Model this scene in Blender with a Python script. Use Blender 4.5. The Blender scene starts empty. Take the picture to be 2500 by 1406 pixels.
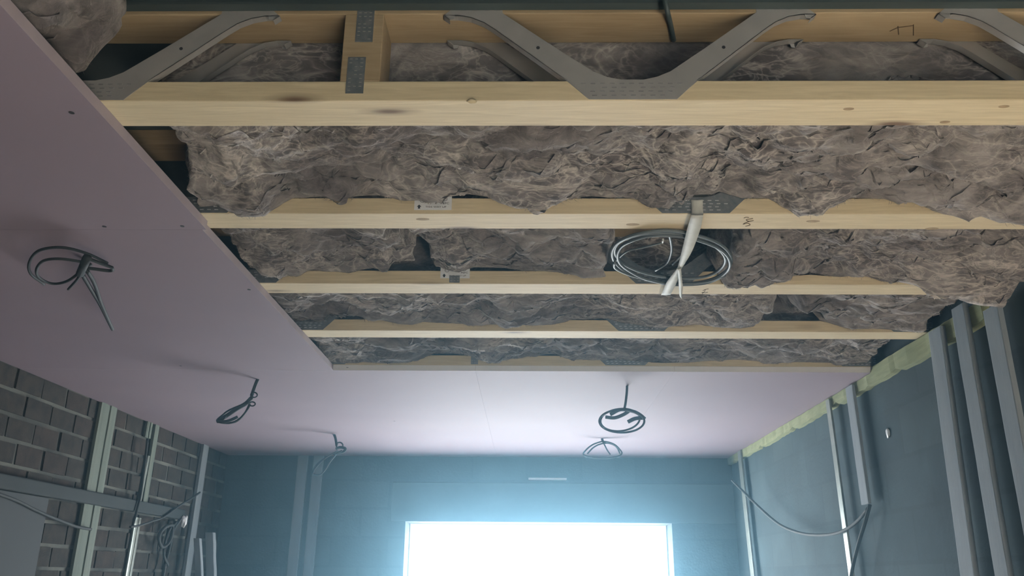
import bpy, bmesh, math, random
import numpy as np
from mathutils import Vector, Matrix

S = bpy.context.scene
COL = S.collection
Z0 = 1.72                                   # eye height above the floor
F = 2050.0; CX = 1250.0; CY = 703.0         # calibrated from the vanishing points

# ------------------------------------------------------------------ camera
vy = np.array([35.0, -709.0, -F]); vy /= np.linalg.norm(vy)
vx = np.array([1.0, -0.0088, 0.0]); vx -= vx.dot(vy) * vy; vx /= np.linalg.norm(vx)
vz = np.cross(vx, vy)
cam = bpy.data.cameras.new('camera'); camo = bpy.data.objects.new('camera', cam); COL.objects.link(camo)
cam.sensor_width = 36.0; cam.lens = F / 2500.0 * 36.0; cam.clip_start = 0.02
M = Matrix(((vx[0], vx[1], vx[2], 0), (vy[0], vy[1], vy[2], 0), (vz[0], vz[1], vz[2], Z0), (0, 0, 0, 1)))
camo.matrix_world = M
S.camera = camo
S.view_settings.view_transform = 'Standard'; S.view_settings.look = 'None'
S.view_settings.gamma = 1.0; S.view_settings.use_curve_mapping = False
S.view_settings.exposure = 0.0

# ------------------------------------------------------------------ light
w = bpy.data.worlds.new('sky'); S.world = w; w.use_nodes = True
bg = w.node_tree.nodes['Background']; bg.inputs[0].default_value = (0.55, 0.78, 1.0, 1); bg.inputs[1].default_value = 1.5

def area(name, loc, rot, sx, sy, power, color):
    l = bpy.data.lights.new(name, 'AREA'); l.shape = 'RECTANGLE'; l.size = sx; l.size_y = sy
    l.energy = power; l.color = color
    o = bpy.data.objects.new(name, l); COL.objects.link(o); o.location = loc; o.rotation_euler = rot
    return o
# daylight in the far opening (faces -Y) and an added fill lamp in an unseen rear opening (faces +Y)
area('daylight_far_opening', (0.09, 7.30, 1.07), (math.radians(-90), 0, 0), 2.14, 2.1, 235, (0.86, 0.95, 1.0))
area('added_fill_rear', (1.28, -2.62, 1.1), (math.radians(90), 0, 0), 0.7, 2.1, 14, (1.0, 0.93, 0.8))
# low sun through the added rear opening: its patch on the floor lights the timber from below
sl = bpy.data.lights.new('sun', 'SUN'); sl.energy = 500.0; sl.angle = 0.02; sl.color = (1.0, 0.92, 0.78)
so = bpy.data.objects.new('sun', sl); COL.objects.link(so)
so.rotation_euler = Vector((-0.08, -0.86, 0.50)).to_track_quat('Z', 'Y').to_euler()

# ------------------------------------------------------------------ pixel rays onto real planes
def on(u, v, ax, val):
    """point where the sight line of photo pixel (u,v) meets a real plane; z values are above eye height"""
    c = np.array([u - CX, -(v - CY), -F])
    d = np.array([c.dot(vx), c.dot(vy), c.dot(vz)])
    p = d * (val / d[ax])
    return Vector((p[0], p[1], p[2] + Z0))

# ------------------------------------------------------------------ noise
rs = np.random.RandomState(7)
PERM = rs.permutation(256); PERM = np.concatenate([PERM, PERM, PERM])
GR = rs.normal(size=(256, 3)); GR /= np.linalg.norm(GR, axis=1)[:, None]
def perlin(P):
    P = np.asarray(P, float); I = np.floor(P).astype(int); f = P - I
    I &= 255; s = f * f * f * (f * (f * 6 - 15) + 10)
    out = 0
    for dx in (0, 1):
        wx = s[:, 0] if dx else 1 - s[:, 0]
        for dy in (0, 1):
            wy = s[:, 1] if dy else 1 - s[:, 1]
            for dz in (0, 1):
                wz = s[:, 2] if dz else 1 - s[:, 2]
                h = PERM[PERM[PERM[(I[:, 0] + dx) & 255] + ((I[:, 1] + dy) & 255)] + ((I[:, 2] + dz) & 255)]
                g = GR[h]
                out = out + wx * wy * wz * (g[:, 0] * (f[:, 0] - dx) + g[:, 1] * (f[:, 1] - dy) + g[:, 2] * (f[:, 2] - dz))
    return out * 1.6
def ridge(P): return np.clip(1 - 2.2 * np.abs(perlin(P)), 0, 1)

# ------------------------------------------------------------------ materials
def newmat(name, rough=0.8, metal=0.0, col=(0.5, 0.5, 0.5)):
    m = bpy.data.materials.new(name); m.use_nodes = True
    b = m.node_tree.nodes['Principled BSDF']
    b.inputs['Roughness'].default_value = rough; b.inputs['Metallic'].default_value = metal
    b.inputs['Base Color'].default_value = (*col, 1)
    return m, m.node_tree, b
def noise(nt, scale, detail=4, stretch=(1, 1, 1), dist=0.0, coord='Object'):
    tc = nt.nodes.new('ShaderNodeTexCoord'); mp = nt.nodes.new('ShaderNodeMapping'); n = nt.nodes.new('ShaderNodeTexNoise')
    mp.inputs['Scale'].default_value = stretch
    n.inputs['Scale'].default_value = scale; n.inputs['Detail'].default_value = detail; n.inputs['Distortion'].default_value = dist
    nt.links.new(tc.outputs[coord], mp.inputs[0]); nt.links.new(mp.outputs[0], n.inputs['Vector'])
    return n.outputs['Fac']
def ramp(nt, fac, stops):
    r = nt.nodes.new('ShaderNodeValToRGB')
    while len(r.color_ramp.elements) < len(stops): r.color_ramp.elements.new(0.5)
    for e, (p, c) in zip(r.color_ramp.elements, stops): e.position = p; e.color = (*c, 1)
    nt.links.new(fac, r.inputs[0]); return r.outputs[0]
def bump(nt, b, h, strength, dist=0.01, prev=None):
    n = nt.nodes.new('ShaderNodeBump'); n.inputs['Strength'].default_value = strength; n.inputs['Distance'].default_value = dist
    nt.links.new(h, n.inputs['Height'])
    if prev is not None: nt.links.new(prev, n.inputs['Normal'])
    nt.links.new(n.outputs[0], b.inputs['Normal']); return n.outputs[0]
def mix(nt, fac, a, b_, mode='MIX'):
    m = nt.nodes.new('ShaderNodeMixRGB'); m.blend_type = mode
    for i, v in ((0, fac), (1, a), (2, b_)):
        if hasattr(v, 'links'): nt.links.new(v, m.inputs[i])
        elif i == 0: m.inputs[0].default_value = v
        else: m.inputs[i].default_value = (*v, 1)
    return m.outputs[0]

def mottled(name, c1, c2, scale=6, rough=0.85, bs=0.15, metal=0.0, stretch=(1, 1, 1), coord='Object', bscale=None):
    m, nt, b = newmat(name, rough, metal)
    nt.links.new(ramp(nt, noise(nt, scale, 5, stretch, 0.3, coord), [(0.3, c1), (0.7, c2)]), b.inputs['Base Color'])
    if bs: bump(nt, b, noise(nt, bscale or scale * 8, 4, stretch, 0, coord), bs, 0.003)
    return m

def wood(name, c1, c2, knots=True):
    m, nt, b = newmat(name, 0.7)
    g = noise(nt, 9, 5, (0.6, 9, 9), 1.2)
    base = ramp(nt, g, [(0.3, c1), (0.55, tuple((x + y) / 2 for x, y in zip(c1, c2))), (0.75, c2)])
    st = noise(nt, 2.2, 3, (1, 2, 2), 0.4)
    base = mix(nt, ramp(nt, st, [(0.4, (0, 0, 0)), (0.8, (0.35, 0.35, 0.35))]), base, (0.62, 0.52, 0.36))
    if knots:
        tc = nt.nodes.new('ShaderNodeTexCoord'); mp = nt.nodes.new('ShaderNodeMapping'); v = nt.nodes.new('ShaderNodeTexVoronoi')
        mp.inputs['Scale'].default_value = (2.4, 9.0, 9.0); v.inputs['Scale'].default_value = 1.0
        nt.links.new(tc.outputs['Object'], mp.inputs[0]); nt.links.new(mp.outputs[0], v.inputs['Vector'])
        k = ramp(nt, v.outputs['Distance'], [(0.06, (1, 1, 1)), (0.12, (0.35, 0.35, 0.35)), (0.2, (0, 0, 0))])
        base = mix(nt, k, base, (0.16, 0.10, 0.06))
    nt.links.new(base, b.inputs['Base Color'])
    bump(nt, b, g, 0.15, 0.002)
    return m

def wool_mat():
    m, nt, b = newmat('mineral_wool', 1.0)
    tint = ramp(nt, noise(nt, 3.2, 4, (1, 1.4, 1.4), 1.2), [(0.38, (0.135, 0.124, 0.128)), (0.62, (0.275, 0.262, 0.262))])
    fib = ramp(nt, noise(nt, 5, 6, (1, 2.0, 2.0), 2.4), [(0.34, (0.62, 0.61, 0.61)), (0.52, (0.95, 0.94, 0.94)), (0.7, (1.3, 1.29, 1.27))])
    c = mix(nt, 1.0, tint, fib, 'MULTIPLY')
    # pale strands teased out of the fleece: thin crossings of a warped noise
    for sc, st, dist, w0, gain in ((3.2, (1, 1.8, 1.8), 3.0, 0.022, 0.75), (8.0, (1, 2.2, 2.2), 2.6, 0.03, 0.55)):
        n = noise(nt, sc, 3, st, dist)
        sb = nt.nodes.new('ShaderNodeMath'); sb.operation = 'SUBTRACT'; sb.inputs[1].default_value = 0.5; nt.links.new(n, sb.inputs[0])
        ab = nt.nodes.new('ShaderNodeMath'); ab.operation = 'ABSOLUTE'; nt.links.new(sb.outputs[0], ab.inputs[0])
        k = ramp(nt, ab.outputs[0], [(0.0, (gain,) * 3), (w0, (gain * 0.35,) * 3), (w0 * 2.6, (0, 0, 0))])
        msk = mix(nt, 1.0, k, ramp(nt, noise(nt, 2.3, 2), [(0.42, (0.1, 0.1, 0.1)), (0.6, (1, 1, 1))]), 'MULTIPLY')
        c = mix(nt, msk, c, (0.56, 0.53, 0.50))
    nt.links.new(c, b.inputs['Base Color'])
    p = bump(nt, b, noise(nt, 11, 6, (1, 2.0, 2.0), 2.6), 0.45, 0.02)
    bump(nt, b, noise(nt, 60, 6, (1, 2.5, 2.5), 1.5), 0.3, 0.003, p)
    b.inputs['Specular IOR Level'].default_value = 0.05
    b.inputs['Sheen Weight'].default_value = 0.35; b.inputs['Sheen Roughness'].default_value = 0.5
    b.inputs['Sheen Tint'].default_value = (0.8, 0.78, 0.76, 1)
    return m

def block_mat(name, axis, bw, bh, c1, c2, mortar, msize=0.012, off=0.5):
    m, nt, b = newmat(name, 0.95)
    geo = nt.nodes.new('ShaderNodeNewGeometry'); sep = nt.nodes.new('ShaderNodeSeparateXYZ'); cmb = nt.nodes.new('ShaderNodeCombineXYZ')
    nt.links.new(geo.outputs['Position'], sep.inputs[0])
    nt.links.new(sep.outputs[axis], cmb.inputs[0]); nt.links.new(sep.outputs[2], cmb.inputs[1])
    br = nt.nodes.new('ShaderNodeTexBrick'); nt.links.new(cmb.outputs[0], br.inputs['Vector'])
    br.inputs['Scale'].default_value = 1; br.inputs['Brick Width'].default_value = bw; br.inputs['Row Height'].default_value = bh
    br.inputs['Mortar Size'].default_value = msize; br.inputs['Mortar Smooth'].default_value = 0.4; br.offset = off
    br.inputs['Color1'].default_value = (*c1, 1); br.inputs['Color2'].default_value = (*c2, 1); br.inputs['Mortar'].default_value = (*mortar, 1)
    n = noise(nt, 3, 6, coord='Object', dist=0.6)
    c = mix(nt, 1.0, br.outputs['Color'], ramp(nt, n, [(0.3, (0.75, 0.75, 0.75)), (0.7, (1.2, 1.2, 1.2))]), 'MULTIPLY')
    nt.links.new(c, b.inputs['Base Color'])
    p = bump(nt, b, br.outputs['Fac'], -0.15, 0.004)
    bump(nt, b, noise(nt, 60, 5), 0.35, 0.004, p)
    return m

def plasterboard_mat():
    m, nt, b = newmat('pink_board_paper', 0.75)
    n = noise(nt, 1.3, 3, (1, 1, 1), 0.2)
    c = ramp(nt, n, [(0.3, (0.225, 0.18, 0.22)), (0.7, (0.255, 0.205, 0.245))])
    nt.links.new(c, b.inputs['Base Color'])
    bump(nt, b, noise(nt, 180, 3), 0.05, 0.001)
    return m

MAT = dict(
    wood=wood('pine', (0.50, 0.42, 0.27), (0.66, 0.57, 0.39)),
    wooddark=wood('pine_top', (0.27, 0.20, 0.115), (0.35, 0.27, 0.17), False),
    steel=mottled('galvanised_steel', (0.33, 0.33, 0.33), (0.40, 0.395, 0.39), 14, 0.45, 0.05, 0.35),
    plate=mottled('galvanised_nail_plate', (0.17, 0.20, 0.22), (0.26, 0.28, 0.30), 60, 0.5, 0.3, 0.6),
    steeldull=mottled('dull_galvanised_steel', (0.24, 0.245, 0.25), (0.31, 0.31, 0.31), 40, 0.5, 0.1, 0.3),
    pinkedge=mottled('pink_board_edge', (0.30, 0.25, 0.27), (0.37, 0.31, 0.33), 10, 0.8, 0.1),
    tooth=newmat('punched_tooth', 0.35, 0.6, (0.62, 0.64, 0.66))[0],
    wool=wool_mat(),
    pink=plasterboard_mat(),
    edge=mottled('board_edge_paper', (0.82, 0.80, 0.80), (0.88, 0.86, 0.86), 10, 0.8, 0.1),
    cable=mottled('grey_cable_sheath', (0.022, 0.032, 0.038), (0.034, 0.044, 0.05), 20, 0.75, 0.0),
    lightcable=mottled('pale_grey_cable_sheath', (0.08, 0.10, 0.115), (0.11, 0.135, 0.15), 20, 0.5, 0.0),
    copper=newmat('pale_core', 0.3, 0.0, (0.85, 0.85, 0.82))[0],
    tape=mottled('white_woven_tape', (0.46, 0.48, 0.45), (0.56, 0.58, 0.55), 30, 0.6, 0.2),
    paper=mottled('label_paper', (0.66, 0.68, 0.70), (0.74, 0.76, 0.78), 12, 0.6, 0.1),
    ink=newmat('black_ink', 0.7, 0.0, (0.02, 0.02, 0.025))[0],
    pencil=newmat('brown_pencil', 0.9, 0.0, (0.10, 0.06, 0.03))[0],
    screw=newmat('black_screw', 0.6, 0.2, (0.03, 0.03, 0.035))[0],
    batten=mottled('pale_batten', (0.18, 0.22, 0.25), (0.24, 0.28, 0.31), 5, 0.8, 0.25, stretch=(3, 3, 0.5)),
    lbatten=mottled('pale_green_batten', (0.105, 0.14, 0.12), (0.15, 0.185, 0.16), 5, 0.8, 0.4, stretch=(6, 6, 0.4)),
    plate_wood=mottled('yellow_green_timber', (0.20, 0.235, 0.12), (0.29, 0.32, 0.18), 5, 0.85, 0.3, coord='Generated', stretch=(1, 5, 1)),
    capping=mottled('metal_capping', (0.22, 0.26, 0.25), (0.32, 0.36, 0.34), 18, 0.4, 0.1, 0.5),
    concrete=mottled('concrete', (0.24, 0.27, 0.29), (0.33, 0.36, 0.38), 4, 0.9, 0.3),
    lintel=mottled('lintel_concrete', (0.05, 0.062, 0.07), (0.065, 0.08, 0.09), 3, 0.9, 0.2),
    floor=mottled('floor_screed', (0.17, 0.17, 0.165), (0.22, 0.215, 0.205), 2, 0.9, 0.3),
    deck=mottled('floor_deck_underside', (0.045, 0.06, 0.065), (0.075, 0.095, 0.10), 3, 0.9, 0.2),
    darkstrip=mottled('dark_blue_grey', (0.055, 0.08, 0.085), (0.085, 0.11, 0.115), 6, 0.55, 0.1, 0.3, stretch=(0.3, 3, 3)),
    duct=mottled('blue_grey_duct', (0.018, 0.028, 0.033), (0.028, 0.038, 0.043), 5, 0.85, 0.1),
    brick=mottled('dark_brown_brick', (0.012, 0.013, 0.014), (0.042, 0.036, 0.030), 16, 0.95, 0.9),
    brick2=mottled('red_brown_brick', (0.016, 0.014, 0.014), (0.048, 0.036, 0.030), 19, 0.95, 0.9),
    mortar=mottled('lime_mortar', (0.018, 0.022, 0.024), (0.15, 0.16, 0.145), 3.5, 0.95, 0.8),
    white=mottled('white_plastic', (0.75, 0.78, 0.80), (0.82, 0.84, 0.86), 5, 0.4, 0.0),
)
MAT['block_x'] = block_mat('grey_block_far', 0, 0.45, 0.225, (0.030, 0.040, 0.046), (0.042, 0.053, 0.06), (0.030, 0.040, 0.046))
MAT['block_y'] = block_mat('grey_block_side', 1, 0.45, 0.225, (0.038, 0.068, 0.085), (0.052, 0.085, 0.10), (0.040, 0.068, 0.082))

# ------------------------------------------------------------------ mesh helpers
def link_mesh(name, bm, mats, parent=None, smooth=False):
    me = bpy.data.meshes.new(name); bm.to_mesh(me); bm.free()
    for m in (mats if isinstance(mats, (list, tuple)) else [mats]): me.materials.append(m)
    if smooth:
        for p in me.polygons: p.use_smooth = True
    o = bpy.data.objects.new(name, me); COL.objects.link(o)
    if parent is not None: o.parent = parent; o.matrix_parent_inverse = Matrix.Translation(parent.location).inverted()
    return o
def tag(o, label=None, cat=None, group=None, kind=None):
    if label: o['label'] = label
    if cat: o['category'] = cat
    if group: o['group'] = group
    if kind: o['kind'] = kind
    return o
def empty(name, loc, label, cat, group=None):
    o = bpy.data.objects.new(name, None); COL.objects.link(o); o.location = loc; o.empty_display_size = 0.1
    return tag(o, label, cat, group)
def box(bm, lo, hi, mi=0, rot=None):
    vs = [bm.verts.new((x, y, z)) for x in (lo[0], hi[0]) for y in (lo[1], hi[1]) for z in (lo[2], hi[2])]
    for q in ((0, 1, 3, 2), (4, 6, 7, 5), (0, 4, 5, 1), (2, 3, 7, 6), (0, 2, 6, 4), (1, 5, 7, 3)):
        f = bm.faces.new([vs[i] for i in q]); f.material_index = mi
    return vs
def bevbox(lo, hi, r=0.003, seg=2):
    bm = bmesh.new(); box(bm, lo, hi)
    bmesh.ops.recalc_face_normals(bm, faces=bm.faces)
    bmesh.ops.bevel(bm, geom=bm.edges[:], offset=r, segments=seg, affect='EDGES', profile=0.5)
    return bm
def prism(bm, pts, vec, mi=0):
    """closed outline pts (Vectors) extruded by vec"""
    a = [bm.verts.new(p) for p in pts]; b = [bm.verts.new(p + vec) for p in pts]
    n = len(pts); fs = [bm.faces.new(a), bm.faces.new(b[::-1])]
    for i in range(n): fs.append(bm.faces.new((a[i], b[i], b[(i + 1) % n], a[(i + 1) % n])))
    for f in fs: f.material_index = mi
    return fs
def smooth_path(P, n=8):
    P = [Vector(p) for p in P]
    if len(P) < 3: return P
    Q = [P[0] * 2 - P[1]] + P + [P[-1] * 2 - P[-2]]; out = []
    for i in range(1, len(Q) - 2):
        for k in range(n):
            t = k / n; a, b, c, d = Q[i - 1], Q[i], Q[i + 1], Q[i + 2]
            out.append(0.5 * ((2 * b) + (c - a) * t + (2 * a - 5 * b + 4 * c - d) * t * t + (3 * b - a - 3 * c + d) * t ** 3))
    out.append(P[-1]); return out
def tube(bm, P, r, sides=8, n=8, closed=False, flat=1.0, mi=0):
    if closed:
        P = [Vector(p) for p in P]; m = len(P); Q = []
        for i in range(m):
            a, b, c, d = P[i - 1], P[i], P[(i + 1) % m], P[(i + 2) % m]
            for k in range(n):
                t = k / n; Q.append(0.5 * ((2 * b) + (c - a) * t + (2 * a - 5 * b + 4 * c - d) * t * t + (3 * b - a - 3 * c + d) * t ** 3))
        P = Q
    else: P = smooth_path(P, n)
    rings = []; up = Vector((0, 0, 1)); m = len(P)
    for i, p in enumerate(P):
        t = (P[(i + 1) % m] - P[i - 1]) if closed else (P[min(i + 1, m - 1)] - P[max(i - 1, 0)])
        t = t.normalized() if t.length > 1e-9 else Vector((1, 0, 0))
        s = up - t * up.dot(t)
        if s.length < 0.05: s = Vector((0, 1, 0)) - t * t.y
        s.normalize(); up = s; q = t.cross(s)
        rings.append([bm.verts.new(p + (s * math.cos(2 * math.pi * k / sides) + q * math.sin(2 * math.pi * k / sides) * flat) * r) for k in range(sides)])
    for i in range(m if closed else m - 1):
        a, b = rings[i], rings[(i + 1) % m]
        for k in range(sides):
            f = bm.faces.new((a[k], a[(k + 1) % sides], b[(k + 1) % sides], b[k])); f.material_index = mi; f.smooth = True
    if not closed:
        f = bm.faces.new(rings[0][::-1]); f.material_index = mi; f = bm.faces.new(rings[-1]); f.material_index = mi

# ------------------------------------------------------------------ the room shell
CEIL = Z0 + 0.98; BT = 0.028               # joist underside; board thickness
XL, XR, YF, YR = -2.5, 1.69, 7.05, -2.5
TOP = Z0 + 1.253
def struct(name, bm, mats, **k): return tag(link_mesh(name, bm, mats, **k), kind='structure')

bm = bmesh.new(); box(bm, (XL - .3, YR - .3, -0.1), (XR + .3, YF + .3, 0)); struct('floor', bm, MAT['floor'])
bm = bmesh.new(); box(bm, (XL - .3, YR - .3, TOP), (XR + .3, YF + .3, TOP + .02)); struct('ceiling', bm, MAT['deck'])
bm = bmesh.new(); box(bm, (XL - 4, YF + .3, -0.12), (XR + 4, YF + 6, -0.02)); tag(link_mesh('patio_paving', bm, MAT['concrete']), kind='structure')
# far wall with the opening
OX0, OX1, OZ = -0.982, 1.173, Z0 + 0.43
bm = bmesh.new()
box(bm, (XL - .3, YF, 0), (OX0, YF + .3, TOP)); box(bm, (OX1, YF, 0), (XR + .3, YF + .3, TOP)); box(bm, (OX0, YF, OZ), (OX1, YF + .3, TOP))
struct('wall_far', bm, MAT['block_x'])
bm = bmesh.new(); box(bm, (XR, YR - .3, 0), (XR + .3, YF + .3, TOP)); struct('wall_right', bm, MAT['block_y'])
bm = bmesh.new()
RX0, RX1, RZ = 0.90, 1.66, 2.35  # rear opening added out of view to let sun and fill in
box(bm, (XL - .3, YR - .3, 0), (RX0, YR, TOP)); box(bm, (RX1, YR - .3, 0), (XR + .3, YR, TOP)); box(bm, (RX0, YR - .3, RZ), (RX1, YR, TOP))
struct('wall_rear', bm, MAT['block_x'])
# an added block partition to the left of the camera, out of the picture: it shades the left side of the room
bm = bmesh.new(); box(bm, (-1.04, YR, 0), (-0.94, 1.12, CEIL - BT - 0.001))
struct('wall_added_shade', bm, MAT['block_y'])
# brick wall on the left: a mortar bed with single bricks standing proud of it
random.seed(3)
bm = bmesh.new(); box(bm, (XL - .3, YR - .3, 0), (XL - 0.006, YF, TOP), 0)
nrow = int(TOP / 0.117)
for r in range(nrow + 1):
    z = r * 0.117; y = 1.6 - (0.12 if r % 2 else 0)
    while y < YF - 0.01:
        y1 = min(y + 0.222 + random.uniform(-.004, .004), YF - 0.002); d = random.uniform(-0.003, 0.004)
        if z + 0.11 < TOP:
            vs = box(bm, (XL - 0.02, y, z + random.uniform(0, .004)), (XL + d, y1, z + 0.099 + random.uniform(-.003, .003)), random.choice((1, 1, 2)))
            for v in vs: v.co.y += random.uniform(-.003, .003); v.co.x += random.uniform(-.001, .001)
        y += 0.24
struct('wall_left', bm, [MAT['mortar'], MAT['brick'], MAT['brick2']])

# lintel over the opening
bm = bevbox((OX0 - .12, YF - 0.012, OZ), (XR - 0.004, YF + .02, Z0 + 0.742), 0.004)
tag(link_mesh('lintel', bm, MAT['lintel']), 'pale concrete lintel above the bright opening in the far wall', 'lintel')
bm = bevbox((0.015, YF - 0.032, Z0 + 0.765), (0.328, YF, Z0 + 0.782), 0.003)  # narrow white strip just above the lintel
tag(link_mesh('streak', bm, MAT['white']), 'short white trunking just above the lintel on the far wall', 'streak')

# ------------------------------------------------------------------ joists
PG = 'open-web joists across the unfinished ceiling'
def web_unit(cx, yface, away, full=True, seed=0):
    """one pressed V: plate on the bottom chord, curved arms with a bent flange, end plates on the top chord"""
    bm = bmesh.new(); s = away                                   # +1: the flange bends towards +Y
    def P(x, z): return Vector((cx + x, yface - s * 0.0015, Z0 + z))
    out = [(0.095, 0.982), (0.140, 1.026), (0.156, 1.040), (0.300, 1.160), (0.325, 1.179), (0.355, 1.193), (0.385, 1.199), (0.418, 1.199), (0.402, 1.214), (0.402, 1.240),
           (0.285, 1.240), (0.285, 1.205)]
    inn = [(0.165, 1.112), (0.085, 1.052), (0.055, 1.038), (0.025, 1.031)]
    half = out + inn
    pts = [P(x, z) for x, z in half] + [P(-x, z) for x, z in half[::-1]]
    prism(bm, pts, Vector((0, s * 0.0015, 0)))
    for sg in (-1, 1):                                           # bent flange along the lower edge of each arm, hook at its upper end
        edge = [(0.140, 1.028), (0.156, 1.040), (0.300, 1.160), (0.325, 1.179), (0.355, 1.193), (0.385, 1.199), (0.418, 1.199), (0.404, 1.188)]
        e = [P(sg * x, z) for x, z in edge]
        for a, b in zip(e[:-1], e[1:]):
            d = Vector((0, s * 0.018, 0)); n = Vector((0, 0, 0.0015))
            prism(bm, [a, b, b + n, a + n], d)
        prism(bm, [P(sg * 0.418, 1.199), P(sg * 0.404, 1.188), P(sg * 0.394, 1.190), P(sg * 0.392, 1.199)], Vector((0, s * .0015, 0)))
        hx, hz = sg * 0.205, 1.113                                # punched hole, seen as a dark dimple
        prism(bm, [P(hx + 0.004 * math.cos(k * math.pi / 5), hz + 0.004 * math.sin(k * math.pi / 5)) + Vector((0, -s * .0006, 0)) for k in range(10)], Vector((0, s * .0008, 0)), 2)
        for r in range(2):
            for k in range(4):
                x = sg * (0.30 + k * 0.026) + 0.004 * r; z = 1.212 + r * 0.014
                box(bm, (cx + x, yface - s * .0024 - .0004, Z0 + z), (cx + x + 0.010, yface - s * .0024 + .0004, Z0 + z + 0.003), 1)
    random.seed(seed)
    for r in range(4):                                           # rows of punched teeth
        z = 0.990 + r * 0.0098; wdt = 0.088 + r * 0.010
        k = -wdt + 0.006 * (r % 2)
        while k < wdt - 0.012:
            if random.random() < 0.85:
                box(bm, (cx + k, yface - s * .0024 - .0006, Z0 + z), (cx + k + 0.0105, yface - s * .0024 + .0006, Z0 + z + 0.0026), 1)
            k += 0.021
    bmesh.ops.recalc_face_normals(bm, faces=bm.faces)
    return bm

def text_mesh(name, body, size, loc, parent, rotz=0.0, mat='ink', squash=1.0):
    cu = bpy.data.curves.new(name, 'FONT'); cu.body = body; cu.size = size; cu.extrude = 0.0002; cu.align_x = 'LEFT'
    t = bpy.data.objects.new('tmp', cu); COL.objects.link(t)
    me = bpy.data.meshes.new_from_object(t.evaluated_get(bpy.context.evaluated_depsgraph_get()))
    bpy.data.objects.remove(t)
    me.materials.clear(); me.materials.append(MAT[mat])
    me.transform(Matrix.Translation(loc) @ Matrix.Rotation(math.pi / 2, 4, 'X') @ Matrix.Rotation(rotz, 4, 'Z') @ Matrix.Diagonal((squash, 1, 1, 1)))
    o = bpy.data.objects.new(name, me); COL.objects.link(o); return o

def paper_label(joist, x0, x1, z0, z1, y, tilt):
    bm = bmesh.new(); box(bm, (x0, y - 0.0012, Z0 + z0), (x1, y - 0.0004, Z0 + z1))
    lab = link_mesh('paper_label', bm, MAT['paper'], joist); tag(lab, 'white printed label reading THIS WAY UP')
    y -= 0.0014; wd = x1 - x0
    for nm, body, sz, lx, lz in (('printed_text', 'THIS WAY UP', 0.0072, x0 + 0.30 * wd, z0 + 0.007), ('printed_text', 'PEFC', 0.0085, x0 + 0.70 * wd, z0 + 0.018)):
        t = text_mesh(nm, body, sz, (lx, y, Z0 + lz), lab, 0, 'ink', 1.35); par(t, lab)
    bm = bmesh.new()
    ax, az = x0 + 0.13 * wd, Z0 + z0 + 0.004
    prism(bm, [Vector((ax + a, y, az + b)) for a, b in ((-.003, 0), (.003, 0), (.003, .006), (.0065, .006), (0, .0125), (-.0065, .006), (-.003, .006))], Vector((0, -.0003, 0)))
    par(link_mesh('arrow_symbol', bm, MAT['ink']), lab)
    for cxr, cz in ((x0 + 0.22 * wd, z0 + 0.030), (x0 + 0.80 * wd, z0 + 0.034)):
        bm = bmesh.new()
        tube(bm, [Vector((cxr + 0.0075 * math.cos(a), y, Z0 + cz + 0.0065 * math.sin(a))) for a in [k * math.pi / 5 for k in range(10)]], 0.0006, 4, 3, True)
        tube(bm, [Vector((cxr + 0.004 * math.cos(a), y, Z0 + cz + 0.0035 * math.sin(a))) for a in [k * math.pi / 4 for k in range(6)]], 0.0005, 4, 3)
        par(link_mesh('stamp_mark', bm, MAT['ink']), lab)
    return lab
def par(o, parent):
    o.parent = parent; o.matrix_parent_inverse = parent.matrix_world.inverted() if parent.type == 'EMPTY' else Matrix.Identity(4)
    if parent.parent and parent.type != 'EMPTY': o.matrix_parent_inverse = Matrix.Identity(4)
    return o

JY = [1.589, 2.188, 2.790, 3.385, 3.985]
LABELS = ['nearest pine joist with tall V metal webs seen above its lower timber',
          'second pine joist from the front, with a white tape over its nail plate',
          'third pine joist from the front, beside the coil hanging in the gap',
          'fourth pine joist from the front, thin pale strip between two rows of wool',
          'rearmost visible pine joist, just above the white edge of the far board']
joists = []
for i, y in enumerate(JY):
    y1 = y + 0.109
    J = empty('open_web_joist', (0, 0, 0), LABELS[i], 'joist', PG); joists.append(J)
    def part(name, bm, mat, label=None, smooth=False):
        o = link_mesh(name, bm, mat); o.parent = J
        if label: o['label'] = label
        return o
    x0, x1 = XL + 0.002, XR - 0.002
    c = part('bottom_chord', bevbox((x0, y, CEIL), (x1, y1, CEIL + 0.049), 0.002), MAT['wood'])
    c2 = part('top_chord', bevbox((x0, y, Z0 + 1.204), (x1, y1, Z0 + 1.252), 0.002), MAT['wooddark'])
    centres = [-0.98, 0.228, 1.335] if i == 0 else [-0.985 + 0.03 * (i % 2), 0.478, 1.62]
    for k, cx in enumerate(centres):
        for yf, s in ((y, 1), (y1, -1)):
            wm = web_unit(cx, yf, s, seed=i * 10 + k)
            # keep the part that lies inside the room
            for xlim, nrm in ((x1, 1), (x0, -1)):
                g = wm.verts[:] + wm.edges[:] + wm.faces[:]
                bmesh.ops.bisect_plane(wm, geom=g, plane_co=(xlim, 0, 0), plane_no=(nrm, 0, 0), clear_outer=True)
            part('metal_web', wm, [MAT['steel'] if i == 0 else MAT['plate'], MAT['tooth'] if i else MAT['steeldull'], MAT['screw']])
    J['_y'] = 0; del J['_y']
J1, J2, J3, J4, J5 = joists

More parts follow.
